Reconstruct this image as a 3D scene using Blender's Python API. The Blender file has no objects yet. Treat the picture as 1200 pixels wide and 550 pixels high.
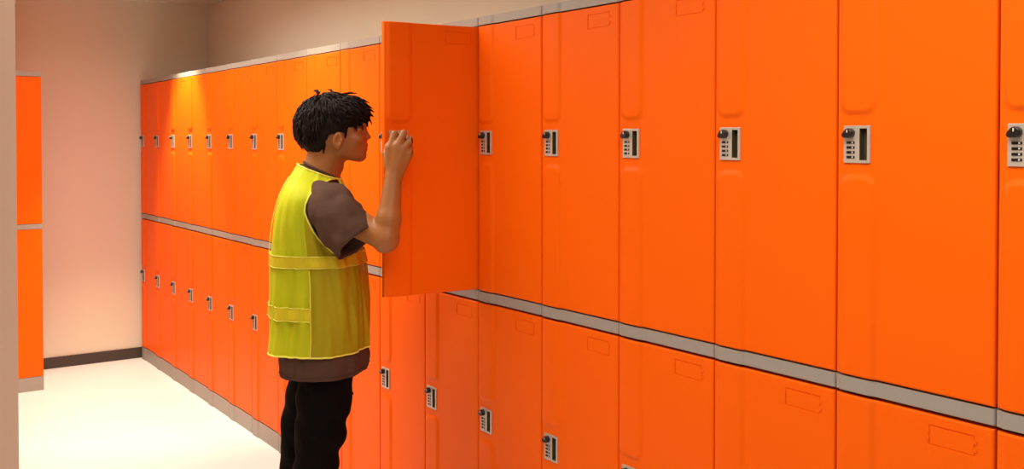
import bpy, bmesh, math, random
import numpy as np
from mathutils import Vector, Matrix, noise
PI = math.pi
random.seed(7)
SC = bpy.context.scene
COL = SC.collection

# ------------------------------------------------------------------ camera, light, exposure
YAW = math.radians(35.2194)
EYE = 1.5405
PITCH = 0.0173
cam_d = bpy.data.cameras.new('camera'); cam = bpy.data.objects.new('camera', cam_d); COL.objects.link(cam)
cam_d.sensor_width = 36.0; cam_d.lens = 34.28
cam_d.shift_y = -(275 - 183.7) / 1200.0
cam_d.clip_start = 0.02
cam.location = (0, 0, EYE)
cam.rotation_euler = (PI / 2 - PITCH, 0, -YAW)
SC.camera = cam

SC.view_settings.view_transform = 'Standard'
SC.view_settings.look = 'None'
SC.view_settings.gamma = 1.0
SC.view_settings.use_curve_mapping = False
SC.view_settings.exposure = 0.0

wd = bpy.data.worlds.new('world'); SC.world = wd; wd.use_nodes = True
wd.node_tree.nodes['Background'].inputs[0].default_value = (1.0, 0.86, 0.72, 1)
wd.node_tree.nodes['Background'].inputs[1].default_value = 0.12

def area(name, loc, sx, sy, power, color, rot=(0, 0, 0), spread=180):
    d = bpy.data.lights.new(name, 'AREA'); d.shape = 'RECTANGLE'; d.size = sx; d.size_y = sy
    d.energy = power; d.color = color; d.spread = math.radians(spread)
    o = bpy.data.objects.new(name, d); COL.objects.link(o); o.location = loc; o.rotation_euler = rot
    return o
def down(name, loc, power, color, angle=95, blend=0.8, aim=(0, 0)):
    d = bpy.data.lights.new(name, 'SPOT'); d.energy = power; d.color = color
    d.spot_size = math.radians(angle); d.spot_blend = blend; d.shadow_soft_size = 0.06
    o = bpy.data.objects.new(name, d); COL.objects.link(o); o.location = loc
    o.rotation_euler = (aim[0], aim[1], 0)
    return o
WARM = (1.0, 0.90, 0.77)
area('ceiling_panel_light', (0.8, 0.8, 2.49), 1.2, 1.4, 35, WARM, spread=165)
area('ceiling_panel_light', (0.80, 3.5, 2.49), 0.6, 1.6, 31, WARM, spread=165)
area('ceiling_panel_light', (1.20, 5.1, 2.49), 0.5, 1.4, 20, WARM, spread=165)
down('downlight', (1.60, 6.02, 2.48), 210, (1.0, 0.84, 0.58), 66, 0.6)
down('downlight', (1.58, 4.05, 2.48), 50, (1.0, 0.84, 0.60), 80, 0.8)

# ------------------------------------------------------------------ measurements of the place
D = 1.8205          # plane of the locker doors
Y0 = 0.9808         # first seam
W = 0.36            # width of a locker column
DEPTH = 0.47
Z_CAP, Z_UP1, Z_UP0, Z_LO1, Z_TOE = 1.956, 1.927, 1.026, 0.993, 0.087
Y_FAR, Z_CEIL = 7.135, 2.515

# ------------------------------------------------------------------ helpers
def tag(o, label=None, cat=None, group=None, kind=None):
    if label: o['label'] = label
    if cat: o['category'] = cat
    if group: o['group'] = group
    if kind: o['kind'] = kind
    return o
def link(name, me, mats, parent=None):
    o = bpy.data.objects.new(name, me); COL.objects.link(o)
    for m in (mats if isinstance(mats, (list, tuple)) else [mats]):
        if m: me.materials.append(m)
    if parent: o.parent = parent
    return o
def empty(name, loc, rz=0):
    o = bpy.data.objects.new(name, None); COL.objects.link(o); o.location = loc; o.rotation_euler = (0, 0, rz)
    o.empty_display_size = 0.1
    return o
def bm_obj(name, bm, mats, parent=None, smooth=False):
    me = bpy.data.meshes.new(name); bmesh.ops.recalc_face_normals(bm, faces=bm.faces)
    bm.to_mesh(me); bm.free()
    if smooth:
        for p in me.polygons: p.use_smooth = True
    return link(name, me, mats, parent)
def box(bm, x0, x1, y0, y1, z0, z1, mat=0, bevel=0):
    r = bmesh.ops.create_cube(bm, size=1)
    for v in r['verts']:
        v.co = Vector(((x0 + x1) / 2 + v.co.x * (x1 - x0), (y0 + y1) / 2 + v.co.y * (y1 - y0), (z0 + z1) / 2 + v.co.z * (z1 - z0)))
    fs = list({f for v in r['verts'] for f in v.link_faces})
    for f in fs: f.material_index = mat
    if bevel:
        es = list({e for v in r['verts'] for e in v.link_edges})
        rr = bmesh.ops.bevel(bm, geom=es, offset=bevel, segments=2, affect='EDGES', profile=0.5)
        for f in rr['faces']: f.material_index = mat
def boxobj(name, b, mat, parent=None, bevel=0):
    bm = bmesh.new(); box(bm, *b, bevel=bevel); return bm_obj(name, bm, mat, parent)
def tube(bm, pts, r, seg=8, closed=False, mat=0, rads=None):
    pts = [Vector(p) for p in pts]; n = len(pts); rings = []
    for i, p in enumerate(pts):
        a = pts[(i - 1) % n] if (closed or i > 0) else p
        b = pts[(i + 1) % n] if (closed or i < n - 1) else p
        t = (b - a).normalized() if (b - a).length > 1e-9 else Vector((0, 0, 1))
        ref = Vector((0, 0, 1)) if abs(t.z) < 0.9 else Vector((1, 0, 0))
        s = t.cross(ref).normalized(); q = t.cross(s)
        rr = rads[i] if rads else r
        rings.append([bm.verts.new(p + rr * (math.cos(2 * PI * k / seg) * s + math.sin(2 * PI * k / seg) * q)) for k in range(seg)])
    m = n if closed else n - 1
    for i in range(m):
        A, B = rings[i], rings[(i + 1) % n]
        # keep rings aligned
        off = min(range(seg), key=lambda o: (A[0].co - B[o].co).length)
        for k in range(seg):
            f = bm.faces.new((A[k], A[(k + 1) % seg], B[(k + 1 + off) % seg], B[(k + off) % seg])); f.material_index = mat
    if not closed:
        for R in (rings[0], rings[-1]):
            try: bm.faces.new(R).material_index = mat
            except ValueError: pass

# ------------------------------------------------------------------ materials
def mat(name, color, rough=0.5, metal=0.0, bump=None, var=None, spec=0.5, sheen=0):
    m = bpy.data.materials.new(name); m.use_nodes = True
    nt = m.node_tree; b = nt.nodes['Principled BSDF']
    b.inputs['Base Color'].default_value = (*color, 1); b.inputs['Roughness'].default_value = rough
    b.inputs['Metallic'].default_value = metal; b.inputs['Specular IOR Level'].default_value = spec
    if sheen: b.inputs['Sheen Weight'].default_value = sheen
    tc = nt.nodes.new('ShaderNodeTexCoord')
    if var:
        scale, amt = var
        nz = nt.nodes.new('ShaderNodeTexNoise'); nz.inputs['Scale'].default_value = scale; nz.inputs['Detail'].default_value = 4
        nt.links.new(tc.outputs['Object'], nz.inputs['Vector'])
        mr = nt.nodes.new('ShaderNodeMapRange'); mr.inputs['From Min'].default_value = 0.3; mr.inputs['From Max'].default_value = 0.7
        mr.inputs['To Min'].default_value = 1 - amt; mr.inputs['To Max'].default_value = 1 + amt
        nt.links.new(nz.outputs['Fac'], mr.inputs['Value'])
        mx = nt.nodes.new('ShaderNodeVectorMath'); mx.operation = 'SCALE'; mx.inputs[0].default_value = color
        nt.links.new(mr.outputs['Result'], mx.inputs['Scale']); nt.links.new(mx.outputs['Vector'], b.inputs['Base Color'])
    if bump:
        scale, st = bump
        nz = nt.nodes.new('ShaderNodeTexNoise'); nz.inputs['Scale'].default_value = scale; nz.inputs['Detail'].default_value = 5
        nt.links.new(tc.outputs['Object'], nz.inputs['Vector'])
        bp = nt.nodes.new('ShaderNodeBump'); bp.inputs['Strength'].default_value = st; bp.inputs['Distance'].default_value = 0.01
        nt.links.new(nz.outputs['Fac'], bp.inputs['Height']); nt.links.new(bp.outputs['Normal'], b.inputs['Normal'])
    return m
M_ORANGE = mat('orange_plastic', (0.92, 0.132, 0.0015), 0.45, bump=(9, 0.10), spec=0.1)
M_DARKGAP = mat('dark_orange_inner', (0.5, 0.06, 0.006), 0.7)
M_GREY = mat('grey_plastic', (0.32, 0.305, 0.275), 0.5, bump=(40, 0.05))
M_PLATE = mat('satin_metal', (0.55, 0.52, 0.46), 0.4, 0.35)
M_PULL = mat('olive_recess', (0.10, 0.085, 0.035), 0.45, 0.4)
M_BLACK = mat('black_plastic', (0.012, 0.010, 0.010), 0.3)
M_DIGIT = mat('white_digit', (0.7, 0.66, 0.58), 0.5)
M_WALL = mat('wall_paint', (0.71, 0.655, 0.54), 0.75, bump=(60, 0.04), var=(1.5, 0.02))
M_WALLP = mat('pinkish_wall_paint', (0.64, 0.50, 0.39), 0.75, bump=(60, 0.04))
M_CEIL = mat('ceiling_paint', (0.86, 0.79, 0.69), 0.85, bump=(60, 0.04))
M_FLOOR = mat('vinyl_floor', (0.86, 0.88, 0.91), 0.38, var=(3.0, 0.02), spec=0.4)
M_BASE = mat('dark_baseboard', (0.05, 0.035, 0.028), 0.5)

# ------------------------------------------------------------------ the setting
def struct(name, b, m): return tag(boxobj(name, b, m), kind='structure')
struct('floor', (-1.7, 2.5, -2.7, 7.4, -0.1, 0.0), M_FLOOR)
struct('ceiling', (-1.7, 2.5, -2.7, 7.4, Z_CEIL, Z_CEIL + 0.1), M_CEIL)
struct('wall_right', (2.303, 2.45, -2.6, 7.4, 0, Z_CEIL), M_WALL)
struct('wall_far', (0.436, 2.303, Y_FAR, Y_FAR + 0.15, 0, Z_CEIL), M_WALL)
struct('wall_left', (-1.6, 0.436, 3.0, Y_FAR + 0.15, 0, Z_CEIL), M_WALLP)
struct('wall_entry', (-1.65, -1.5, -2.6, 3.0, 0, Z_CEIL), M_WALL)
struct('wall_back', (-1.6, 2.303, -2.65, -2.5, 0, Z_CEIL), M_WALL)
struct('baseboard_far', (0.436, 2.303, Y_FAR - 0.012, Y_FAR, 0, 0.074), M_BASE)
struct('baseboard_left', (0.436, 0.446, 3.0, Y_FAR - 0.012, 0, 0.074), M_BASE)

# ------------------------------------------------------------------ lockers
# local frame of a column: x from latch edge (0) to hinge edge (W), y into the locker, z up
def sstep(a, b, x):
    t = min(1, max(0, (x - a) / (b - a))); return t * t * (3 - 2 * t)
C0, C1 = 0.006, 0.104          # grip column
BULGE = 0.006
def colprof(x):                # relief of the grip column, 0..1 across the width
    return sstep(C0, C0 + 0.014, x) * (1 - sstep(C1 - 0.020, C1, x))
def edge_round(t, r=0.005):    # distance t from an edge -> setback
    if t >= r: return 0.0
    return r - math.sqrt(max(0, r * r - (r - t) ** 2))
DH = Z_UP1 - Z_UP0 - 0.005     # door height
DX0, DX1 = 0.0025, 0.3575
LK = (0.021, 0.086, 0.4645 - 0.0025, 0.545 - 0.0025)     # lock plate x0,x1,z0,z1 on the door
SL = (0.224, 0.320, DH - 0.0615, DH - 0.0215)             # name slot
def lx(x): return x - DX1      # the door's own frame: x measured from the hinge corner
def relief(x, z):
    h = 0.0
    # distance to the pill-ended column, outside the lock zone
    cx, hw, r = (C0 + C1) / 2, (C1 - C0) / 2, 0.032
    def rr(zlo, zhi):
        dx = abs(x - cx) - (hw - r); dz = max(zlo + r - z, z - (zhi - r))
        d = math.hypot(max(dx, 0), max(dz, 0)) + min(max(dx, dz), 0) - r
        return d
    d = min(rr(LK[3] + 0.020, 5), rr(-5, LK[2] - 0.022))
    h += BULGE * (1 - sstep(-0.016, 0.0, d))
    if LK[0] + 0.0388 < x < LK[0] + 0.0587 and LK[2] + 0.006 < z < LK[3] - 0.006: h -= 0.013
    if SL[0] - 1e-5 < x < SL[1] + 1e-5 and SL[2] - 1e-5 < z < SL[3] + 1e-5: h -= 0.0016
    return h
def lines(spans):
    out = []
    for a, b, s in spans:
        n = max(1, round((b - a) / s)); out += [a + (b - a) * i / n for i in range(n)]
    out.append(spans[-1][1]); return out
def door_mesh():
    e = 0.0009
    xs = lines([(DX0, DX0 + 0.006, 0.001), (DX0 + 0.006, C1 + 0.003, 0.0028), (C1 + 0.003, SL[0] - e, 0.03),
                (SL[0] - e, SL[0], e), (SL[0], SL[1], 0.03), (SL[1], SL[1] + e, e), (SL[1] + e, DX1 - 0.006, 0.02), (DX1 - 0.006, DX1, 0.001)])
    xs += [LK[0] + 0.0386, LK[0] + 0.039, LK[0] + 0.0585, LK[0] + 0.0589]
    zs = lines([(0, 0.006, 0.001), (0.006, LK[2] - 0.065, 0.04), (LK[2] - 0.065, LK[2] - 0.015, 0.0028), (LK[2] - 0.015, LK[2] + 0.0055, 0.01),
                (LK[2] + 0.0055, LK[2] + 0.0065, 0.001), (LK[2] + 0.0065, LK[3] - 0.0065, 0.03), (LK[3] - 0.0065, LK[3] - 0.0055, 0.001),
                (LK[3] - 0.0055, LK[3] + 0.013, 0.01), (LK[3] + 0.013, LK[3] + 0.065, 0.0028), (LK[3] + 0.065, SL[2] - e, 0.05),
                (SL[2] - e, SL[2], e), (SL[2], SL[3], 0.02), (SL[3], SL[3] + e, e), (SL[3] + e, DH - 0.006, 0.01), (DH - 0.006, DH, 0.001)])
    xs = sorted(xs); T = 0.019
    bm = bmesh.new(); g = []
    for z in zs:
        row = []
        for x in xs:
            s = max(edge_round(x - DX0), edge_round(DX1 - x), edge_round(z), edge_round(DH - z))
            row.append(bm.verts.new((x - DX1, s - relief(x, z), z)))
        g.append(row)
    for j in range(len(zs) - 1):
        for i in range(len(xs) - 1):
            bm.faces.new((g[j][i], g[j][i + 1], g[j + 1][i + 1], g[j + 1][i]))
    # sides and back
    loop = g[0] + [r[-1] for r in g[1:]] + g[-1][-2::-1] + [r[0] for r in g[-2:0:-1]]
    back = [bm.verts.new((v.co.x, T, v.co.z)) for v in loop]
    n = len(loop)
    for i in range(n): bm.faces.new((loop[i], back[i], back[(i + 1) % n], loop[(i + 1) % n]))
    bm.faces.new(back)
    me = bpy.data.meshes.new('door'); bmesh.ops.recalc_face_normals(bm, faces=bm.faces); bm.to_mesh(me); bm.free()
    for p in me.polygons:
        c = p.center; near_slot = lx(SL[0]) - 0.004 < c.x < lx(SL[1]) + 0.004 and SL[2] - 0.004 < c.z < SL[3] + 0.004
        p.use_smooth = len(p.vertices) == 4 and p.area < 1.6e-4 and not near_slot
    me.materials.append(M_ORANGE)
    return me
def profile_bar(name, z0, z1, mt, back=DEPTH, bulge=0.005, setback=0.0):
    bm = bmesh.new()
    xs = lines([(0.001, 0.006, 0.0012), (0.006, C1 + 0.002, 0.004), (C1 + 0.002, W - 0.006, 0.08), (W - 0.006, W - 0.001, 0.0012)])
    pts = [(x, setback + max(edge_round(x - 0.001), edge_round(W - 0.001 - x)) - bulge * colprof(x)) for x in xs]
    pts += [(W - 0.001, back), (0.001, back)]
    lo = [bm.verts.new((x, y, z0)) for x, y in pts]; hi = [bm.verts.new((x, y, z1)) for x, y in pts]
    n = len(pts)
    for i in range(n): bm.faces.new((lo[i], lo[(i + 1) % n], hi[(i + 1) % n], hi[i]))
    bm.faces.new(lo[::-1]); bm.faces.new(hi)
    me = bpy.data.meshes.new(name); bmesh.ops.recalc_face_normals(bm, faces=bm.faces); bm.to_mesh(me); bm.free()
    me.materials.append(mt); return me
def shell_mesh(z0, z1):
    bm = bmesh.new(); t = 0.012; a, b = 0.002, W - 0.002; y0, y1 = 0.0215, DEPTH - 0.002
    box(bm, a, a + t, y0, y1, z0, z1); box(bm, b - t, b, y0, y1, z0, z1)
    box(bm, a + t, b - t, y0, y1, z0, z0 + t); box(bm, a + t, b - t, y0, y1, z1 - t, z1)
    box(bm, a + t, b - t, y1 - t, y1, z0 + t, z1 - t)
    me = bpy.data.meshes.new('body'); bm.to_mesh(me); bm.free(); me.materials.append(M_ORANGE); return me
def mk(name, bm, mats, smooth=False):
    me = bpy.data.meshes.new(name); bmesh.ops.recalc_face_normals(bm, faces=bm.faces); bm.to_mesh(me); bm.free()
    for m in mats: me.materials.append(m)
    if smooth:
        for p in me.polygons: p.use_smooth = True
    return me
def plate_mesh():
    bm = bmesh.new(); x0, x1, z0, z1 = LK; a, b = x0 + 0.0396, x0 + 0.0579; f = -0.004
    box(bm, lx(x0), lx(a), f, 0.002, z0, z1, bevel=0.0008)
    box(bm, lx(b), lx(x1), f, 0.002, z0, z1, bevel=0.0008)
    box(bm, lx(a), lx(b), f + 0.0002, 0.002, z0, z0 + 0.006); box(bm, lx(a), lx(b), f + 0.0002, 0.002, z1 - 0.006, z1)
    return mk('lock_plate', bm, [M_PLATE])
def pull_mesh():
    bm = bmesh.new(); a, b = LK[0] + 0.0393, LK[0] + 0.0582; z0, z1 = LK[2] + 0.0062, LK[3] - 0.0062; t = 0.0006
    y0, y1 = -0.0035, 0.0125
    box(bm, lx(a), lx(b), y1 - t, y1, z0, z1); box(bm, lx(a), lx(a + t), y0, y1 - t, z0, z1); box(bm, lx(b - t), lx(b), y0, y1 - t, z0, z1)
    box(bm, lx(a + t), lx(b - t), y0, y1 - t, z0, z0 + t); box(bm, lx(a + t), lx(b - t), y0, y1 - t, z1 - t, z1)
    # ribbed strike on the right inner side
    for k in range(7):
        z = z0 + 0.006 + k * 0.0085; box(bm, lx(b - 0.003), lx(b - t), 0.0, 0.009, z, z + 0.003)
    return mk('finger_recess', bm, [M_PULL])
def knob_mesh():
    bm = bmesh.new(); cx, cz = lx(LK[0] + 0.018), LK[3] - 0.016
    pts = []
    for k in range(28):
        a = 2 * PI * k / 28; r = 0.0105
        r += 0.0065 * max(0, math.cos(a - math.radians(205))) ** 6
        pts.append((cx + r * math.cos(a), cz + r * math.sin(a)))
    ys = [(-0.004, 1.0), (-0.014, 1.0), (-0.0165, 0.93), (-0.0175, 0.8)]
    rings = [[bm.verts.new((cx + (x - cx) * s, y, cz + (z - cz) * s)) for x, z in pts] for y, s in ys]
    for A, B in zip(rings, rings[1:]):
        for k in range(28): bm.faces.new((A[k], A[(k + 1) % 28], B[(k + 1) % 28], B[k]))
    bm.faces.new(rings[0]); bm.faces.new(rings[-1])
    box(bm, cx - 0.0012, cx + 0.0012, -0.0185, -0.017, cz + 0.001, cz + 0.0075, mat=1)
    return mk('lock_knob', bm, [M_BLACK, M_DIGIT])
def dial_mesh():
    bm = bmesh.new(); cx, cz = lx(LK[0] + 0.018), 0
    box(bm, cx - 0.010, cx + 0.010, -0.0052, -0.003, -0.0028, 0.0028, bevel=0.0006)
    box(bm, cx + 0.0035, cx + 0.0065, -0.0058, -0.005, -0.0016, 0.0016, mat=1)
    for k in range(3): box(bm, cx - 0.008 + 0.003 * k, cx - 0.0065 + 0.003 * k, -0.0060, -0.005, -0.0024, 0.0024)
    return mk('number_dial', bm, [M_BLACK, M_DIGIT])
def slot_mesh():
    bm = bmesh.new(); x0, x1, z0, z1 = SL; x0, x1 = lx(x0), lx(x1)
    y = 0.0004
    box(bm, x0 + 0.002, x1 - 0.002, y, 0.0026, z0 + 0.002, z1 - 0.002)      # bottom of the slot
    for z in (z0 + 0.008, z0 + 0.024):                                        # little catches at both ends
        for a, b in ((x0 - 0.005, x0 + 0.001), (x1 - 0.001, x1 + 0.005)):
            box(bm, a, b, -0.0016, 0.001, z, z + 0.007, bevel=0.0005)
    return mk('name_slot', bm, [M_ORANGE])
ME = dict(cap=profile_bar('top_cap', Z_UP1 + 0.001, Z_CAP, M_GREY), mid=profile_bar('middle_rail', Z_LO1 + 0.001, Z_UP0 - 0.001, M_GREY),
          toe=profile_bar('plinth', 0.0, Z_TOE - 0.001, M_GREY), up=shell_mesh(Z_UP0 + 0.0015, Z_UP1 - 0.0015), lo=shell_mesh(Z_TOE + 0.0015, Z_LO1 - 0.0015),
          door=door_mesh(), plate=plate_mesh(), pull=pull_mesh(), knob=knob_mesh(), dial=dial_mesh(), slot=slot_mesh())
def O(name, me, parent, loc=(0, 0, 0), rz=0):
    o = bpy.data.objects.new(name, me); COL.objects.link(o); o.parent = parent; o.location = loc; o.rotation_euler = (0, 0, rz); return o
def make_locker(label, loc, rz, open_upper=0.0, group=None):
    r = empty('locker', loc, rz); tag(r, label, 'locker', group)
    O('plinth', ME['toe'], r); O('middle_rail', ME['mid'], r); O('top_cap', ME['cap'], r)
    O('body', ME['up'], r); O('body', ME['lo'], r)
    for z, a in ((Z_UP0 + 0.0025, open_upper), (Z_TOE + 0.003, 0.0)):
        d = O('door', ME['door'], r, (DX1 - (0.001 if a else 0), 0.014 if a else 0, z), a)
        if a: d['label'] = 'orange upper door swung wide open'
        O('lock_plate', ME['plate'], d); O('finger_recess', ME['pull'], d); O('lock_knob', ME['knob'], d)
        O('name_slot', ME['slot'], d)
        for k in range(4): O('number_dial', ME['dial'], d, (0, 0, LK[3] - 0.0365 - k * 0.0105))
    return r
LAB = {
 0: 'orange two-door locker column cut off by the right edge of the photo',
 1: 'widest orange locker column in full view, beside the one cut off at the right edge',
 2: 'orange locker column with two doors, third from the right edge of the photo',
 3: 'orange locker column with two doors, fourth from the right edge of the photo',
 4: 'orange locker column second to the right of the swung-open door',
 5: 'orange locker column with closed doors, immediately right of the swung-open door',
 6: 'orange locker column whose upper door stands open, the door the person holds',
 7: 'orange locker column just left of the open one, its upper lock beside the person\'s hand',
 8: 'orange locker column seen between the person\'s face and the open door',
 9: 'orange locker column mostly hidden behind the person\'s head and vest',
 10: 'orange locker column directly behind the person\'s back, lock just left of the hair',
 11: 'orange locker column second to the left of the person, standing on grey plinth',
 12: 'orange locker column third to the left of the person, standing on grey plinth',
 13: 'orange locker column fifth from the far wall, at right end of the bright lit cap',
 14: 'orange locker column fourth from the far wall, under the white lit stretch of cap',
 15: 'orange locker column third from the far wall, washed yellow by the ceiling light',
 16: 'orange locker column second from the far wall in the long row',
 17: 'last orange locker column of the long row, against the far wall',
}
for n in range(0, 18):
    make_locker(LAB[n], (D, Y0 + n * W, 0), -PI / 2, math.radians(85) if n == 6 else 0, 'lockers in the long row')
make_locker('lone orange locker at the left edge of the photo, seen from its plain side', (1.094 - DEPTH, 6.545 + W, 0), -PI / 2)

# ------------------------------------------------------------------ implicit-surface modelling (numpy)
class Field:
    def __init__(s, lo, hi, h):
        s.lo = np.array(lo, float); s.h = h
        s.n = tuple(int(math.ceil((b - a) / h)) + 1 for a, b in zip(lo, hi))
        s.d = np.full(s.n, 1.0, np.float32)
    def sub(s, lo, hi):
        i0 = [max(0, int((l - o) / s.h)) for l, o in zip(lo, s.lo)]
        i1 = [min(n, int((u - o) / s.h) + 2) for u, o, n in zip(hi, s.lo, s.n)]
        if any(b <= a for a, b in zip(i0, i1)): return None, None
        sl = tuple(slice(a, b) for a, b in zip(i0, i1))
        ax = [s.lo[k] + s.h * np.arange(i0[k], i1[k]) for k in range(3)]
        return sl, np.meshgrid(*ax, indexing='ij', sparse=True)
    def put(s, fn, lo, hi, k=0.0, op='add'):
        m = max(0.02, 2.5 * k, 4 * s.h)
        sl, G = s.sub([a - m for a in lo], [b + m for b in hi])
        if sl is None: return
        v = fn(*G).astype(np.float32); c = s.d[sl]
        if op == 'add':
            if k > 0:
                hh = np.clip(0.5 + 0.5 * (c - v) / k, 0, 1); s.d[sl] = c * (1 - hh) + v * hh - k * hh * (1 - hh)
            else: s.d[sl] = np.minimum(c, v)
        else:
            v = -v
            if k > 0:
                hh = np.clip(0.5 - 0.5 * (c - v) / k, 0, 1); s.d[sl] = c * (1 - hh) + v * hh + k * hh * (1 - hh)
            else: s.d[sl] = np.maximum(c, v)
    def cone(s, a, b, ra, rb, k=0.01, op='add', sq=None):
        a = np.array(a, float); b = np.array(b, float); ba = b - a; L2 = max(float(ba @ ba), 1e-9)
        def fn(x, y, z):
            t = np.clip(((x - a[0]) * ba[0] + (y - a[1]) * ba[1] + (z - a[2]) * ba[2]) / L2, 0, 1)
            return np.sqrt((x - a[0] - t * ba[0]) ** 2 + (y - a[1] - t * ba[1]) ** 2 + (z - a[2] - t * ba[2]) ** 2) - (ra + (rb - ra) * t)
        R = max(ra, rb); s.put(fn, np.minimum(a, b) - R, np.maximum(a, b) + R, k, op)
    def ell(s, c, r, rot=None, k=0.01, op='add'):
        c = np.array(c, float); r = np.array(r, float)
        M = np.array(Matrix.Identity(3) if rot is None else rot.transposed())
        def fn(x, y, z):
            X, Y, Z = x - c[0], y - c[1], z - c[2]
            p = [M[i][0] * X + M[i][1] * Y + M[i][2] * Z for i in range(3)]
            k0 = np.sqrt(sum((p[i] / r[i]) ** 2 for i in range(3))); k1 = np.sqrt(sum((p[i] / r[i] ** 2) ** 2 for i in range(3)))
            return k0 * (k0 - 1) / np.maximum(k1, 1e-6)
        R = max(r); s.put(fn, c - R, c + R, k, op)
    def chain(s, pts, rads, k=0.01):
        for i in range(len(pts) - 1): s.cone(pts[i], pts[i + 1], rads[i], rads[i + 1], k)
    def mesh(s, name, smooth_iter=1):
        d = s.d; I = d < 0
        cell = np.zeros(tuple(n - 1 for n in s.n), np.uint8)
        for dx in (0, 1):
            for dy in (0, 1):
                for dz in (0, 1):
                    cell += I[dx:s.n[0] - 1 + dx, dy:s.n[1] - 1 + dy, dz:s.n[2] - 1 + dz]
        act = (cell > 0) & (cell < 8); idx = np.argwhere(act)
        P = np.zeros((len(idx), 3)); cnt = np.zeros(len(idx))
        cor = [(x, y, z) for x in (0, 1) for y in (0, 1) for z in (0, 1)]
        vals = {c: d[idx[:, 0] + c[0], idx[:, 1] + c[1], idx[:, 2] + c[2]].astype(float) for c in cor}
        for a in cor:
            for ax in range(3):
                if a[ax]: continue
                b = list(a); b[ax] = 1; b = tuple(b)
                va, vb = vals[a], vals[b]; m = (va < 0) != (vb < 0)
                t = np.where(m, va / np.where(m, va - vb, 1), 0)
                q = np.tile(np.array(a, float), (len(idx), 1)); q[:, ax] = t
                P[m] += q[m]; cnt[m] += 1
        P = (idx + P / cnt[:, None]) * s.h + s.lo
        vid = np.full(act.shape, -1, np.int32); vid[act] = np.arange(len(idx))
        quads = []
        for ax in range(3):
            u, v = (ax + 1) % 3, (ax + 2) % 3
            A = np.take(I, range(0, s.n[ax] - 1), ax); B = np.take(I, range(1, s.n[ax]), ax)
            e = np.argwhere(A != B); e = e[(e[:, u] > 0) & (e[:, v] > 0) & (e[:, u] < s.n[u] - 1) & (e[:, v] < s.n[v] - 1)]
            ins = I[e[:, 0], e[:, 1], e[:, 2]]
            q = []
            for du, dv in ((1, 1), (0, 1), (0, 0), (1, 0)):
                w = e.copy(); w[:, u] -= du; w[:, v] -= dv; q.append(vid[w[:, 0], w[:, 1], w[:, 2]])
            q = np.stack(q, 1); q[~ins] = q[~ins][:, ::-1]; quads.append(q)
        F = np.concatenate(quads); F = F[(F >= 0).all(1)]
        # light Laplacian smoothing
        E = np.concatenate([F[:, [i, (i + 1) % 4]] for i in range(4)])
        for _ in range(smooth_iter):
            S = np.zeros_like(P); c = np.zeros(len(P))
            np.add.at(S, E[:, 0], P[E[:, 1]]); np.add.at(c, E[:, 0], 1)
            P = np.where(c[:, None] > 0, 0.5 * P + 0.5 * S / np.maximum(c, 1)[:, None], P)
        me = bpy.data.meshes.new(name); me.from_pydata(P.tolist(), [], F.tolist()); me.update()
        me.polygons.foreach_set('use_smooth', [True] * len(me.polygons))
        return me, P

# ------------------------------------------------------------------ the person
# local frame: x = the way the person faces, y = towards the person's left (away from the camera), z up
PF, PX = 3.30, -0.635
person_loc = (PX * math.cos(YAW) + PF * math.sin(YAW), PF * math.cos(YAW) - PX * math.sin(YAW), 0)
def L(px, py, v=0.0):           # a measured outline point; v = metres in front of the body's middle plane
    F = PF - v
    return ((px - 600) / 1142.63 * F - PX, -v, EYE - 0.0173 * F + (183.7 - py) / 1142.63 * F)

M_SKIN = mat('skin', (0.34, 0.130, 0.030), 0.5, bump=(120, 0.05), var=(14, 0.06))
M_SKIN.node_tree.nodes['Principled BSDF'].inputs['Subsurface Weight'].default_value = 0.12
M_SKIN.node_tree.nodes['Principled BSDF'].inputs['Subsurface Radius'].default_value = (0.01, 0.004, 0.002)
M_LIPS = mat('lips', (0.30, 0.075, 0.045), 0.45)
M_EYE = mat('eye_white', (0.55, 0.50, 0.45), 0.6, spec=0.1)
M_IRIS = mat('iris', (0.02, 0.012, 0.008), 0.2)
M_NAIL = mat('nail', (0.52, 0.30, 0.19), 0.35)
M_HAIR = mat('black_hair', (0.008, 0.0045, 0.004), 0.6, bump=(90, 0.2), spec=0.18)
M_SHIRT = mat('brown_grey_cotton', (0.088, 0.050, 0.036), 0.9, bump=(30, 0.25), var=(8, 0.08), spec=0.1)
M_PANTS = mat('black_trousers', (0.0045, 0.0035, 0.003), 0.9, bump=(25, 0.3), spec=0.06)
M_SHOE = mat('black_shoe', (0.015, 0.014, 0.014), 0.5)
M_SOLE = mat('white_sole', (0.6, 0.58, 0.55), 0.6)
def cloth_mesh(name, color, through):
    m = mat(name, color, 0.7, bump=(22, 0.25), var=(5, 0.05)); nt = m.node_tree
    b = nt.nodes['Principled BSDF']; out = nt.nodes['Material Output']
    tl = nt.nodes.new('ShaderNodeBsdfTranslucent'); tl.inputs[0].default_value = (*color, 1)
    tr = nt.nodes.new('ShaderNodeBsdfTransparent')
    m1 = nt.nodes.new('ShaderNodeMixShader'); m1.inputs[0].default_value = 0.25
    m2 = nt.nodes.new('ShaderNodeMixShader'); m2.inputs[0].default_value = through
    nt.links.new(b.outputs[0], m1.inputs[1]); nt.links.new(tl.outputs[0], m1.inputs[2])
    nt.links.new(m1.outputs[0], m2.inputs[1]); nt.links.new(tr.outputs[0], m2.inputs[2])
    nt.links.new(m2.outputs[0], out.inputs['Surface']); return m
M_VEST = cloth_mesh('neon_yellow_mesh_fabric', (0.71, 0.80, 0.006), 0.22)
M_VESTF = cloth_mesh('thin_yellow_mesh_fabric', (0.68, 0.62, 0.008), 0.5)
M_BAND = cloth_mesh('yellow_reflective_band', (0.80, 0.72, 0.02), 0.05)
M_PIPE = mat('bright_yellow_piping', (0.85, 0.85, 0.12), 0.6)

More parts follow.
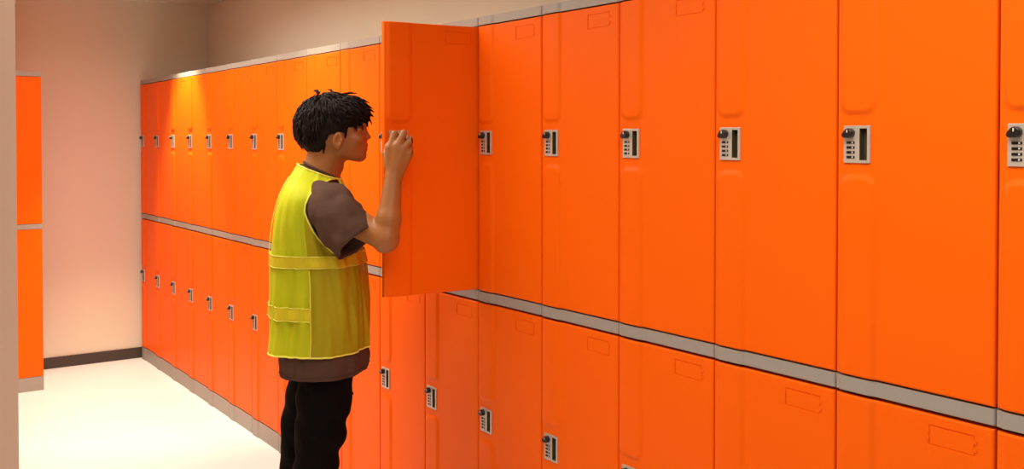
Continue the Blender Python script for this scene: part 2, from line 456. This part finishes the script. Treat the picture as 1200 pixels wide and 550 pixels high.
person = empty('person', person_loc, -YAW)
tag(person, 'person in neon yellow vest, brown t-shirt and black trousers, hand on the open door', 'person')

# ---- body: one continuous skin
B = Field((-0.24, -0.36, 0.0), (0.32, 0.26, 1.76), 0.0032)
HC = lambda px, py, v=0.0: L(px, py, v)
# skull and face, face looks along +x
B.ell(HC(389, 146), (0.100, 0.074, 0.096), k=0)
B.ell(HC(402, 158), (0.080, 0.066, 0.074), k=0.02)
B.ell(HC(412, 168), (0.048, 0.052, 0.052), k=0.02)                # cheeks and mouth
B.cone(HC(400, 178, 0.042), HC(421, 182.5, 0.012), 0.016, 0.017, 0.02)   # jaw lines
B.cone(HC(400, 178, -0.042), HC(421, 182.5, -0.012), 0.016, 0.017, 0.02)
B.ell(HC(422.5, 183), (0.0175, 0.018, 0.0155), k=0.012)           # chin
B.ell(HC(415, 180), (0.035, 0.036, 0.022), k=0.012)
B.cone(HC(425, 146, 0.028), HC(425, 146, -0.028), 0.011, 0.011, 0.012)    # brow ridge
for s in (-1, 1):
    B.ell(HC(425.5, 152.5, s * 0.031), (0.012, 0.014, 0.010), k=0.010, op='sub')   # eye sockets
    B.ell(HC(421.5, 152.4, s * 0.031), (0.0132, 0.0130, 0.0105), k=0.003)          # lids over the eyeballs
    B.ell(HC(418, 163, s * 0.038), (0.022, 0.018, 0.016), k=0.015)                 # cheekbones
B.cone(HC(427.0, 151), HC(431.3, 160), 0.0065, 0.0080, 0.006)      # nose bridge
B.ell(HC(431.6, 160.8), (0.0088, 0.0085, 0.0075), k=0.004)
for s in (-1, 1):
    B.ell(HC(429.5, 162.3, s * 0.011), (0.0080, 0.0062, 0.0058), k=0.004)
    B.ell(HC(430.3, 164.8, s * 0.006), (0.004, 0.003, 0.0028), k=0.001, op='sub')
B.ell(HC(426.2, 172.3), (0.0125, 0.023, 0.0165), k=0.008)           # muzzle
B.ell(HC(428.9, 169.9), (0.0068, 0.019, 0.0050), k=0.003)          # upper lip
B.ell(HC(428.4, 175.2), (0.0070, 0.0165, 0.0055), k=0.003)         # lower lip
B.cone(HC(431.6, 172.5, 0.016), HC(431.6, 172.5, -0.016), 0.0016, 0.0016, 0.002, op='sub')   # mouth line
# ears
for s in (-1, 1):
    R = Matrix.Rotation(s * math.radians(18), 3, 'Z') @ Matrix.Rotation(math.radians(8), 3, 'Y')
    ec = HC(396, 164.5, 0.079 if s > 0 else -0.079)
    B.ell(ec, (0.0185, 0.0085, 0.029), rot=R, k=0.004)
    B.ell((ec[0] + 0.003, ec[1] - s * 0.0085, ec[2] + 0.001), (0.0105, 0.0075, 0.018), rot=R, k=0.003, op='sub')
    B.ell((ec[0] - 0.001, ec[1] + s * 0.001, ec[2] - 0.024), (0.0085, 0.006, 0.0085), k=0.004)
    B.ell((ec[0] + 0.012, ec[1] - s * 0.002, ec[2] - 0.002), (0.004, 0.004, 0.006), k=0.003)
# neck and trunk
B.cone(HC(388, 178), HC(375, 214), 0.052, 0.060, 0.02)
B.cone(HC(376, 172), HC(368, 208), 0.036, 0.050, 0.02)
B.ell(HC(399.5, 197), (0.006, 0.007, 0.009), k=0.014)
B.cone((-0.02, -0.11, 1.335), (-0.02, 0.11, 1.335), 0.050, 0.050, 0.03)
B.ell((-0.02, 0, 1.25), (0.095, 0.150, 0.15), k=0.04)
B.ell((-0.01, 0, 1.08), (0.085, 0.130, 0.15), k=0.04)
B.ell((-0.01, 0, 0.93), (0.095, 0.150, 0.11), k=0.04)
for s in (-1, 1):
    hip = (0.0, -0.085 * s, 0.90); kn = L(372, 545, 0.085) if s > 0 else L(357, 545, -0.085)
    an = (kn[0] - 0.045, kn[1], 0.09)
    B.chain([hip, kn, an], [0.070, 0.047, 0.035], 0.02)
    B.cone((an[0] - 0.02, an[1], 0.045), (an[0] + 0.13, an[1], 0.035), 0.034, 0.026, 0.02)
# right arm, raised to the lock
SH, EL, WR = L(386, 244, 0.165), L(452.5, 280.5, 0.262), L(461, 208, 0.222)
B.chain([SH, EL], [0.050, 0.040], 0.02)
mid = [EL[i] * 0.68 + WR[i] * 0.32 for i in range(3)]
B.chain([EL, mid, WR], [0.038, 0.0385, 0.0262], 0.012)
B.ell(L(448, 289.5, 0.268), (0.020, 0.020, 0.018), k=0.012)
# left arm, hanging on the far side, forearm a little forward
SHl, ELl, WRl = (-0.01, 0.165, 1.325), (-0.025, 0.205, 1.06), (-0.045, 0.21, 0.83)
B.chain([SHl, ELl, WRl], [0.050, 0.039, 0.026], 0.012)
nails = []
def hand(F, wrist, palm, fingers, thumb, rr=1.0, palm_r=0.0125):
    # palm: four metacarpals fanned from the wrist to the knuckles
    for i, f in enumerate(fingers):
        w = [wrist[k] + (f[0][k] - palm[k]) * 0.35 for k in range(3)]
        F.cone(w, f[0], 0.0150, palm_r, 0.008)
        r = [0.0103, 0.0105, 0.0100, 0.0088][i] * rr
        F.cone(f[0], f[1], r * 1.08, r * 0.97, 0.003)
        F.cone(f[1], f[2], r * 0.98, r * 0.88, 0.0025)
        F.cone(f[2], f[3], r * 0.88, r * 0.78, 0.002)
        nails.append((f[2], f[3], r * 0.8))
    F.cone(palm, wrist, 0.016, 0.021, 0.012)
    r = 0.0120 * rr
    F.cone(thumb[0], thumb[1], r * 1.35, r, 0.008); F.cone(thumb[1], thumb[2], r, r * 0.92, 0.003); F.cone(thumb[2], thumb[3], r * 0.92, r * 0.78, 0.002)
    nails.append((thumb[2], thumb[3], r * 0.8))
fr = [
    [L(456.5, 173.5, 0.222), L(462.5, 157.0, 0.212), L(461.5, 158.5, 0.186), L(459.5, 165.0, 0.172)],
    [L(465.5, 171.0, 0.226), L(473.5, 156.0, 0.216), L(471.5, 159.0, 0.189), L(468.5, 168.0, 0.176)],
    [L(473.0, 174.0, 0.223), L(481.8, 163.0, 0.213), L(480.5, 167.0, 0.189), L(476.0, 175.0, 0.176)],
    [L(479.0, 180.0, 0.217), L(487.0, 171.5, 0.209), L(486.5, 175.0, 0.188), L(481.5, 181.0, 0.176)],
]
hand(B, WR, L(467, 176, 0.220), fr, [L(456.5, 193, 0.208), L(453.0, 181, 0.194), L(455.0, 172, 0.182), L(459.0, 166, 0.176)], rr=1.12, palm_r=0.0145)
B.cone(L(464, 198, 0.222), L(470, 180, 0.218), 0.0165, 0.0155, 0.012)
fl = []
for i, (dx, ln) in enumerate(((0.026, 0.95), (0.008, 1.05), (-0.010, 1.0), (-0.026, 0.82))):
    k0 = (-0.045 + dx, 0.208, 0.745); a = [k0]
    for st, (sx, sy, sz) in zip((0.042, 0.026, 0.020), ((0.05, 0.05, -1), (-0.05, -0.35, -0.93), (-0.1, -0.7, -0.7))):
        q = a[-1]; n_ = math.sqrt(sx * sx + sy * sy + sz * sz); a.append((q[0] + st * ln * sx / n_, q[1] + st * ln * sy / n_, q[2] + st * ln * sz / n_))
    fl.append(a)
hand(B, WRl, (-0.047, 0.208, 0.76), fl, [(-0.030, 0.195, 0.795), (-0.008, 0.188, 0.768), (-0.003, 0.180, 0.742), (-0.006, 0.174, 0.722)])
me, P = B.mesh('body', 1); del B
body = link('body', me, [M_SKIN, M_LIPS], person)
lipc = [(L(430.2, 169.9), (0.007, 0.017, 0.0045)), (L(430.0, 175.2), (0.007, 0.015, 0.005))]
C = np.zeros((len(me.polygons), 3)); me.polygons.foreach_get('center', C.ravel()) if False else None
cen = np.empty(len(me.polygons) * 3); me.polygons.foreach_get('center', cen); cen = cen.reshape(-1, 3)
mi = np.zeros(len(me.polygons), np.int32)
for c, r in lipc: mi[(((cen - np.array(c)) / np.array(r)) ** 2).sum(1) < 1] = 1
me.polygons.foreach_set('material_index', mi)

def skin_part(name, bm, mats): return bm_obj(name, bm, mats, person, True)
for s in (-1, 1):
    bm = bmesh.new(); c = Vector(L(421.2, 153.4, s * 0.031))
    bmesh.ops.create_uvsphere(bm, u_segments=20, v_segments=14, radius=0.0112, matrix=Matrix.Translation(c) @ Matrix.Rotation(PI / 2, 4, 'Y'))
    for f in bm.faces:
        if (f.calc_center_median() - c).normalized().x > 0.86: f.material_index = 1
    skin_part('eye', bm, [M_EYE, M_IRIS])
    bm = bmesh.new()      # eyebrow: a strip of short hairs
    for k in range(16):
        t = k / 15; p = Vector(L(428.6 - 5.5 * t ** 2, 146.0 - 1.2 * math.sin(PI * t), s * (0.014 + 0.028 * t)))
        tube(bm, [p, p + Vector((0.0005, -s * 0.006, 0.002))], 0.0011, 5)
    skin_part('eyebrow', bm, M_HAIR)
bm = bmesh.new()          # finger nails
def nail(a, b, r, up):
    a, b = Vector(a), Vector(b); t = (b - a).normalized(); n = (up - t * up.dot(t)).normalized(); s = t.cross(n)
    c = b - t * 0.001 + n * r * 0.62
    vs = []
    for i in range(5):
        for j in range(5):
            x = (i / 4 - .5) * 0.011; y = (j / 4 - .5) * 2 * 0.0052 * (1 - 0.25 * abs(i / 4 - .4))
            vs.append(bm.verts.new(c + t * x + s * y + n * (r * 0.42 - 9 * y * y * 3.2)))
    for i in range(4):
        for j in range(4): bm.faces.new((vs[i * 5 + j], vs[i * 5 + j + 1], vs[i * 5 + j + 6], vs[i * 5 + j + 5]))
for k, (a, b, r) in enumerate(nails):
    nail(a, b, r, Vector((0.6, -0.5, 0.55)) if k < 5 else Vector((0, 1, -0.2)))
skin_part('finger_nails', bm, M_NAIL)

# ---- hair
H = Field((-0.14, -0.13, 1.42), (0.20, 0.13, 1.74), 0.004)
H.ell(L(386.5, 143), (0.112, 0.088, 0.096), k=0)
H.ell(L(373, 152), (0.073, 0.078, 0.083), k=0.02)
H.cone(L(374, 166, 0.03), L(374, 166, -0.03), 0.034, 0.034, 0.02)
H.ell(L(408, 132), (0.066, 0.078, 0.050), k=0.02)
H.cone(L(421, 132.5, 0.035), L(421, 132.5, -0.035), 0.022, 0.022, 0.02)
# hairline: cut the face, the ears and the nape free
face = [(385, 230), (378, 182), (381, 176), (386, 165), (390, 157.5), (399, 157), (405.5, 160.5), (409, 156), (416, 150.5), (424, 149), (427.5, 143), (432, 138), (438, 134.5), (455, 134), (455, 230)]
sl, G = H.sub((-0.14, -0.13, 1.42), (0.20, 0.13, 1.74))
X, Y, Z = G
PXg = (X + 1.0972) / 0.002887; PYg = (2.0138 - Z) / 0.002887
inside = np.zeros(np.broadcast(PXg, PYg).shape, bool)
dist = np.full(inside.shape, 1e3)
for (x1, y1), (x2, y2) in zip(face, face[1:] + face[:1]):
    c = ((y1 > PYg) != (y2 > PYg)) & (PXg < (x2 - x1) * (PYg - y1) / (y2 - y1 + 1e-9) + x1); inside ^= c
    t = np.clip(((PXg - x1) * (x2 - x1) + (PYg - y1) * (y2 - y1)) / ((x2 - x1) ** 2 + (y2 - y1) ** 2), 0, 1)
    dist = np.minimum(dist, np.hypot(PXg - x1 - t * (x2 - x1), PYg - y1 - t * (y2 - y1)))
sd = np.where(inside, dist, -dist) * 0.002887
sd = np.broadcast_to(sd, H.d.shape); H.d[:] = np.maximum(H.d, sd.astype(np.float32))
# nape cut
nape = (PYg - 181 + 0.0 * PXg) * 0.002887; H.d[:] = np.maximum(H.d, np.broadcast_to(nape, H.d.shape).astype(np.float32))
me, P = H.mesh('hair', 2)
for v in me.vertices:
    c = v.co; n = v.normal
    a = math.atan2(c.y, c.x - 0.02)
    st = noise.noise(Vector((a * 9, c.z * 14, 2))) * 0.0045 + noise.noise(c * 30) * 0.004
    v.co = c + n * st
bm = bmesh.new(); bm.from_mesh(me)
rnd = random.Random(3)
crown = Vector(L(374, 112, 0.0)); hc = Vector(L(388, 143))
from mathutils.bvhtree import BVHTree
bvh = BVHTree.FromBMesh(bm)
def lock(p, tip_dir, ln, r, lift=0.004):
    pts = [p]; d = tip_dir.normalized()
    for k in range(6):
        q = pts[-1] + d * ln / 6
        loc, nor, _, _ = bvh.find_nearest(q)
        if loc is not None:
            off = (q - loc).dot(nor)
            tgt = lift * (1.0 if k < 4 else 1.6)
            if off < tgt: q = loc + nor * tgt * 0.7
            elif k < 4: q = q.lerp(loc + nor * tgt, 0.5)
        d = ((q - pts[-1]).normalized() + Vector((0, 0, -0.10))).normalized(); pts.append(q)
    tube(bm, pts, r, 5, rads=[r * 0.5, r, r * 1.0, r * 0.85, r * 0.6, r * 0.35, r * 0.08])
for k in range(1100):
    z = rnd.uniform(-0.5, 1); a = rnd.uniform(-PI, PI); q = math.sqrt(1 - z * z)
    dr = Vector((q * math.cos(a), q * math.sin(a), z))
    loc, nor, _, _ = bvh.ray_cast(hc + dr * 0.3, -dr)
    if loc is None: continue
    flow = (loc - crown); flow = flow - nor * flow.dot(nor)
    if flow.length < 1e-4: continue
    if loc.x > 0.06: flow += Vector((0.03, 0, -0.01))
    flow = flow.normalized() + Vector((rnd.uniform(-.3, .3), rnd.uniform(-.3, .3), rnd.uniform(-.2, .2)))
    endp = loc + flow.normalized() * 0.03
    ppx = (endp.x + 1.0972) / 0.002887; ppy = (2.0138 - endp.z) / 0.002887
    if ppy > 176 or (382 < ppx < 430 and ppy > 150): continue
    lock(loc - nor * 0.002, flow, rnd.uniform(0.03, 0.055), rnd.uniform(0.0015, 0.0032))
for (a, b, v) in (((424, 126), (438.5, 131.5), .02), ((425, 130), (437.5, 137), .03), ((427, 132), (436.5, 146), .025), ((420, 122), (437, 128), .0), ((424, 135), (431, 148), -.01), ((418, 118), (433, 121), .03), ((400, 112), (418, 110), .0), ((375, 110), (368, 106.5), .01), ((390, 108), (384, 104.5), .0), ((352, 130), (346, 138), .02), ((425, 138), (431, 150), .04), ((420, 140), (425, 152), .05), ((412, 142), (418, 154), .06), ((404, 146), (404.5, 162), .072), ((380, 160), (379, 180), .05), ((372, 168), (371, 184), .03), ((366, 165), (364.5, 181), .01)):
    A, Bq = Vector(L(*a, v)), Vector(L(*b, v)); m = (A + Bq) / 2 + Vector((0.003, 0, 0.004))
    for j in range(4):
        o = Vector((rnd.uniform(-.004, .004), rnd.uniform(-.012, .012), rnd.uniform(-.004, .004)))
        tube(bm, [A + o, m + o * 0.8, Bq + o * 0.5], 0.003, 5, rads=[0.0045, 0.003, 0.0006])
me2 = bpy.data.meshes.new('hair'); bm.to_mesh(me2); bm.free()
me2.polygons.foreach_set('use_smooth', [True] * len(me2.polygons))
link('hair', me2, M_HAIR, person)

# ---- trousers and shoes
T = Field((-0.24, -0.24, 0.03), (0.20, 0.24, 1.0), 0.006)
T.ell((0.00, 0, 0.90), (0.095, 0.145, 0.10), k=0)
for s in (1, -1):
    if s > 0: pts = [L(382, 425, .072), L(380, 465, .077), L(375, 505, .085), L(368, 552, .09)]
    else: pts = [L(376, 425, -.072), L(364, 465, -.08), L(356, 505, -.085), L(349, 552, -.085)]
    kn = pts[-1]; pts += [(kn[0] - 0.035, kn[1], 0.22), (kn[0] - 0.045, kn[1], 0.07)]
    T.chain(pts, [0.090, 0.0885, 0.078, 0.068, 0.062, 0.063], 0.02)
me, P = T.mesh('trousers', 2)
for v in me.vertices:
    c = v.co
    w = noise.noise(Vector((c.x * 9, c.y * 9, c.z * 16 + c.x * 14))) * 0.009 + noise.noise(Vector((c.x * 5, c.y * 5 + 7, c.z * 6))) * 0.004
    w += 0.004 * math.sin(c.z * 55 + c.x * 30) * max(0, 1 - abs(c.z - 0.45) / 0.2) + 0.006 * math.sin(c.z * 70) * max(0, 1 - (c.z - 0.05) / 0.15)
    v.co = c + v.normal * w
link('trousers', me, M_PANTS, person)
for s in (1, -1):
    kn = L(368, 552, .09) if s > 0 else L(349, 552, -.085)
    ax, ay = kn[0] - 0.045, kn[1]
    F_ = Field((ax - 0.10, ay - 0.08, -0.01), (ax + 0.22, ay + 0.08, 0.13), 0.004)
    F_.ell((ax - 0.01, ay, 0.06), (0.052, 0.042, 0.055), k=0)
    F_.cone((ax - 0.02, ay, 0.052), (ax + 0.14, ay - 0.004 * s, 0.042), 0.042, 0.033, 0.03)
    F_.ell((ax + 0.10, ay, 0.045), (0.085, 0.045, 0.035), k=0.02)
    F_.put(lambda x, y, z: z - 0.026 + 0 * x + 0 * y, (ax - .1, ay - .1, -.02), (ax + .25, ay + .1, .026), 0, 'sub')
    me, P = F_.mesh('shoe', 2); sh = link('shoe', me, M_SHOE, person)
    bm = bmesh.new(); n = 36; ring = []
    for k in range(n):
        a = 2 * PI * k / n; x = ax + 0.055 + 0.137 * math.cos(a); wv = 0.045 + 0.006 * math.cos(a - 0.3)
        ring.append((x, ay + wv * math.copysign(abs(math.sin(a)) ** 0.75, math.sin(a))))
    lo = [bm.verts.new((x, y, 0.0)) for x, y in ring]; hi = [bm.verts.new((x, y, 0.029)) for x, y in ring]
    for k in range(n): bm.faces.new((lo[k], lo[(k + 1) % n], hi[(k + 1) % n], hi[k]))
    bm.faces.new(lo[::-1]); bm.faces.new(hi)
    sole = bm_obj('sole', bm, M_SOLE, sh)
    bm = bmesh.new()
    for j in range(4):
        x = ax + 0.045 + j * 0.02; z = 0.093 - j * 0.008
        tube(bm, [(x, ay - 0.022, z - 0.010), (x + .004, ay, z + 0.003), (x, ay + 0.022, z - 0.010)], 0.0025, 6)
    bm_obj('laces', bm, M_SHOE, sh, True)

# ---- torso garments: rings of (z, back, front, half width)
def ring_table(rows):
    rows = sorted(rows); zs = np.array([r[0] for r in rows])
    return lambda z: [float(np.mean(np.interp(z + np.linspace(-0.022, 0.022, 9) * min(1, (1.47 - z) / 0.03), zs, [r[i] for r in rows]))) for i in (1, 2, 3)]
K = 0.002887
VR = ring_table([(z, b * K - 1.0972, f * K - 1.0972, w) for z, b, f, w in (
    (0.835, 319, 428, .185), (0.90, 320, 430, .185), (1.00, 320, 429.5, .185), (1.10, 320.5, 427, .186), (1.15, 321, 423, .188), (1.20, 322, 418, .190),
    (1.25, 324, 413, .192), (1.30, 327, 410, .192), (1.34, 331, 408, .188), (1.37, 334.5, 406, .176), (1.40, 339, 404, .150), (1.425, 343.5, 402, .112), (1.445, 347.5, 400, .080), (1.46, 351, 398, .066))])
def fold(th, z, amp):
    a = noise.noise(Vector((math.cos(th) * 1.6, math.sin(th) * 1.6, z * 3.2))) * 1.0
    b = noise.noise(Vector((math.cos(th) * 4.5 + 5, math.sin(th) * 4.5, z * 2.2 + th * 0.8)))
    low = max(0, min(1, (1.36 - z) / 0.25))
    cc = noise.noise(Vector((math.cos(th) * 8, math.sin(th) * 8 + z * 5, z * 3.0 + th)))
    return amp * (a * 0.7 + b * 0.8 + cc * 0.45) * (0.25 + 0.75 * low)
def torso_pt(th, z, off=0.0, amp=0.011, e=2.35):
    b, f, w = VR(z); cx = (b + f) / 2; rx = (f - b) / 2 + off; ry = w + off
    c, s = math.cos(th), math.sin(th); q = (abs(c) ** e + abs(s) ** e) ** (-1 / e)
    m = 1 + fold(th, z, amp) / max(0.06, math.hypot(rx * c, ry * s))
    tilt = -0.026 * sstep(1.33, 1.46, z) * (c * q + 1)
    return Vector((cx + rx * c * q * m, ry * s * q * m, z + tilt))
NT = 220
def torso_loft(name, z0, z1, nz, off, mats, keep=None, amp=0.011, thick=0.002, top_in=0, parent=person):
    bm = bmesh.new(); g = []
    for j in range(nz + 1):
        z = z0 + (z1 - z0) * j / nz
        g.append([bm.verts.new(torso_pt(2 * PI * k / NT, z, off, amp)) for k in range(NT)])
    for j in range(nz):
        for k in range(NT):
            q = (g[j][k], g[j][(k + 1) % NT], g[j + 1][(k + 1) % NT], g[j + 1][k])
            if keep and not keep(sum((v.co for v in q), Vector()) / 4): continue
            bm.faces.new(q)
    for v in [v for v in bm.verts if not v.link_faces]: bm.verts.remove(v)
    return bm
def solid(name, bm, mats, thick, parent):
    o = bm_obj(name, bm, mats, parent, True)
    m = o.modifiers.new('thickness', 'SOLIDIFY'); m.thickness = thick; m.offset = -1
    return o
# t-shirt: torso + two sleeves + collar
VRv = VR
VR = ring_table([(z, b * K - 1.0972, f * K - 1.0972, w) for z, b, f, w in (
    (0.764, 331, 427, .186), (0.80, 330, 431, .184), (0.828, 328, 430, .180), (0.84, 328, 425, .176), (0.90, 328, 425, .172), (1.00, 328, 423, .172), (1.10, 328, 420, .175), (1.20, 330, 411, .180),
    (1.28, 333, 405, .185), (1.34, 338, 402, .182), (1.37, 341, 401, .170), (1.40, 345, 400, .142), (1.425, 349, 398.5, .104), (1.445, 353, 397, .074), (1.46, 356, 396, .062), (1.468, 357.5, 395, .058))])
bm = torso_loft('t_shirt', 0.764, 1.466, 110, 0.0, M_SHIRT, amp=0.009)
def sleeve(bm, pts, rads, axis_flat, seed, n=40):
    rings = []; steps = 26
    P_ = [Vector(p) for p in pts]
    for j in range(steps + 1):
        t = j / steps * (len(P_) - 1); i = min(int(t), len(P_) - 2); f = t - i
        c = P_[i].lerp(P_[i + 1], f); r = rads[i] * (1 - f) + rads[i + 1] * f
        d = (P_[i + 1] - P_[i]).normalized()
        if i + 2 < len(P_): d = d.lerp((P_[i + 2] - P_[i + 1]).normalized(), f * 0.5).normalized()
        s = Vector((0, 1, 0)); s = (s - d * s.dot(d)).normalized(); q = d.cross(s)
        R = []
        for k in range(n):
            a = 2 * PI * k / n
            w = noise.noise(Vector((math.cos(a) * 1.5 + seed, math.sin(a) * 1.5, j * 0.16))) * 0.010 * min(1, j / 8)
            w += noise.noise(Vector((math.cos(a) * 3 + seed, math.sin(a) * 3, j * 0.30 + a))) * 0.006 * min(1, j / 8)
            R.append(bm.verts.new(c + s * (r * axis_flat + w) * math.cos(a) + q * (r + w) * math.sin(a)))
        rings.append(R)
    for A, Bq in zip(rings, rings[1:]):
        for k in range(n): bm.faces.new((A[k], A[(k + 1) % n], Bq[(k + 1) % n], Bq[k]))
    return rings
sleeve(bm, [L(370, 234, 0.09), L(387, 243, 0.176), L(402, 262, 0.215), L(419.5, 284, 0.240)], [0.066, 0.080, 0.081, 0.079], 0.82, 1.0)
sleeve(bm, [(-0.02, 0.10, 1.37), (-0.02, 0.180, 1.335), (-0.01, 0.205, 1.24), (0.0, 0.215, 1.13)], [0.060, 0.072, 0.072, 0.070], 0.85, 4.0)
shirt = solid('t_shirt', bm, M_SHIRT, 0.003, person)
bm = bmesh.new(); tube(bm, [torso_pt(2 * PI * k / 48, 1.466, 0.000, 0.0) for k in range(48)], 0.005, 8, closed=True)
bm_obj('collar', bm, M_SHIRT, shirt, True)
bm = bmesh.new(); tube(bm, [torso_pt(2 * PI * k / NT, 0.776, 0.0012, 0.009) for k in range(NT)], 0.0014, 5, closed=True)
bm_obj('hem_seam', bm, M_SHIRT, shirt, True)
VR = VRv
# vest: rings with a teardrop armhole on each side
ARM = [(398, 203), (384, 211.5), (371, 219), (362, 229), (357.3, 240), (356.6, 250), (359.5, 259), (364.5, 268), (371, 277.5), (378, 286), (386, 293.5), (395, 299.5), (404, 303), (411, 300), (417, 288), (419, 270), (417, 250), (412, 230), (405, 212)]
def in_poly(x, y, poly):
    r = False
    for (x1, y1), (x2, y2) in zip(poly, poly[1:] + poly[:1]):
        if (y1 > y) != (y2 > y) and x < (x2 - x1) * (y - y1) / (y2 - y1) + x1: r = not r
    return r
def to_px(p):
    v = abs(p.y); F = PF - v
    return 600 + 1142.63 * (p.x + PX) / F, 183.7 - 1142.63 * (p.z - EYE + 0.0173 * F) / F
def keep(p):
    if p.y > -0.03 and p.y < 0.03: return True
    return not in_poly(*to_px(p), ARM)
NT = 300
bm = torso_loft('vest', 0.842, 1.46, 170, 0.004, M_VEST, keep, amp=0.017)
for f in bm.faces:                # the front panels are thinner mesh; they start at the side seams
    c = f.calc_center_median(); b_, f_, w_ = VR(c.z)
    if c.z < 1.33 and c.x > (b_ + f_) / 2 + 0.05 * (f_ - b_) / 2: f.material_index = 1
vest = solid('safety_vest', bm, [M_VEST, M_VESTF], 0.0012, person)
vbm = bmesh.new(); vbm.from_mesh(vest.data); vbvh = BVHTree.FromBMesh(vbm)
full = torso_loft('x', 0.842, 1.46, 170, 0.004, None, None, amp=0.017); fbvh = BVHTree.FromBMesh(full)
def drop(px, py, side):          # the vest surface point seen at this outline point, from the side
    # walk inward from the side until the surface is met
    best = None
    for v in np.arange(0.24, 0.02, -0.002):
        q = Vector(L(px, py, v)); 
        if side < 0: q.y = -q.y
        hit = fbvh.find_nearest(q)
        if hit[0] is not None and hit[3] < 0.0035: return hit[0] + hit[1] * 0.001
    q = Vector(L(px, py, 0.03)); q.y *= (1 if side > 0 else -1); return fbvh.find_nearest(q)[0]
for side in (1, -1):
    bm = bmesh.new(); dense = []
    for (a, b) in zip(ARM, ARM[1:] + ARM[:1]):
        for t in (0, .25, .5, .75): dense.append((a[0] + (b[0] - a[0]) * t, a[1] + (b[1] - a[1]) * t))
    pts = [drop(x, y, side) for x, y in dense]
    pts = [(pts[i - 1] + pts[i] * 2 + pts[(i + 1) % len(pts)]) / 4 for i in range(len(pts))]
    tube(bm, pts, 0.0030, 6, closed=True); bm_obj('armhole_piping', bm, M_PIPE, vest, True)
for z, r in ((0.842, 0.0028), (1.459, 0.003)):
    bm = bmesh.new(); tube(bm, [torso_pt(2 * PI * k / NT, z, 0.004, 0.017) for k in range(NT)], r, 6, closed=True)
    bm_obj('edge_piping', bm, M_PIPE, vest, True)
def band(za, zb, th0, th1, name='reflective_band', kp=None):
    bm = bmesh.new(); n = int((th1 - th0) / (2 * PI) * NT); g = []
    for j in range(7):
        z = za + (zb - za) * j / 6
        g.append([bm.verts.new(torso_pt(th0 + (th1 - th0) * k / n, z, 0.0085, 0.017)) for k in range(n + 1)])
    for j in range(6):
        for k in range(n):
            q = (g[j][k], g[j][k + 1], g[j + 1][k + 1], g[j + 1][k])
            if kp and not kp(sum((v.co for v in q), Vector()) / 4): continue
            bm.faces.new(q)
    for v in [v for v in bm.verts if not v.link_faces]: bm.verts.remove(v)
    o = solid(name, bm, M_BAND, 0.001, vest)
    for z in (za, zb):
        b2 = bmesh.new(); tube(b2, [torso_pt(th0 + (th1 - th0) * k / n, z, 0.0092, 0.017) for k in range(n + 1)], 0.0012, 5)
        bm_obj('band_stitching', b2, M_PIPE, vest, True)
# side seam angle: where the outline reaches px 384 on the near side is -y, i.e. theta = -pi/2
TS = -PI / 2 + 0.05
band(1.128, 1.166, 0, 2 * PI, kp=keep)
band(0.958, 1.000, -PI * 2 + (PI / 2) - 0.05, TS)
for th, za, zb in ((TS, 0.845, 1.12), (-TS, 0.845, 1.12), (-2.62, 0.845, 1.42)):
    bm = bmesh.new(); tube(bm, [torso_pt(th, za + (zb - za) * k / 50, 0.0066, 0.017) for k in range(51)], 0.0016, 6)
    bm_obj('seam_piping', bm, M_PIPE, vest, True)
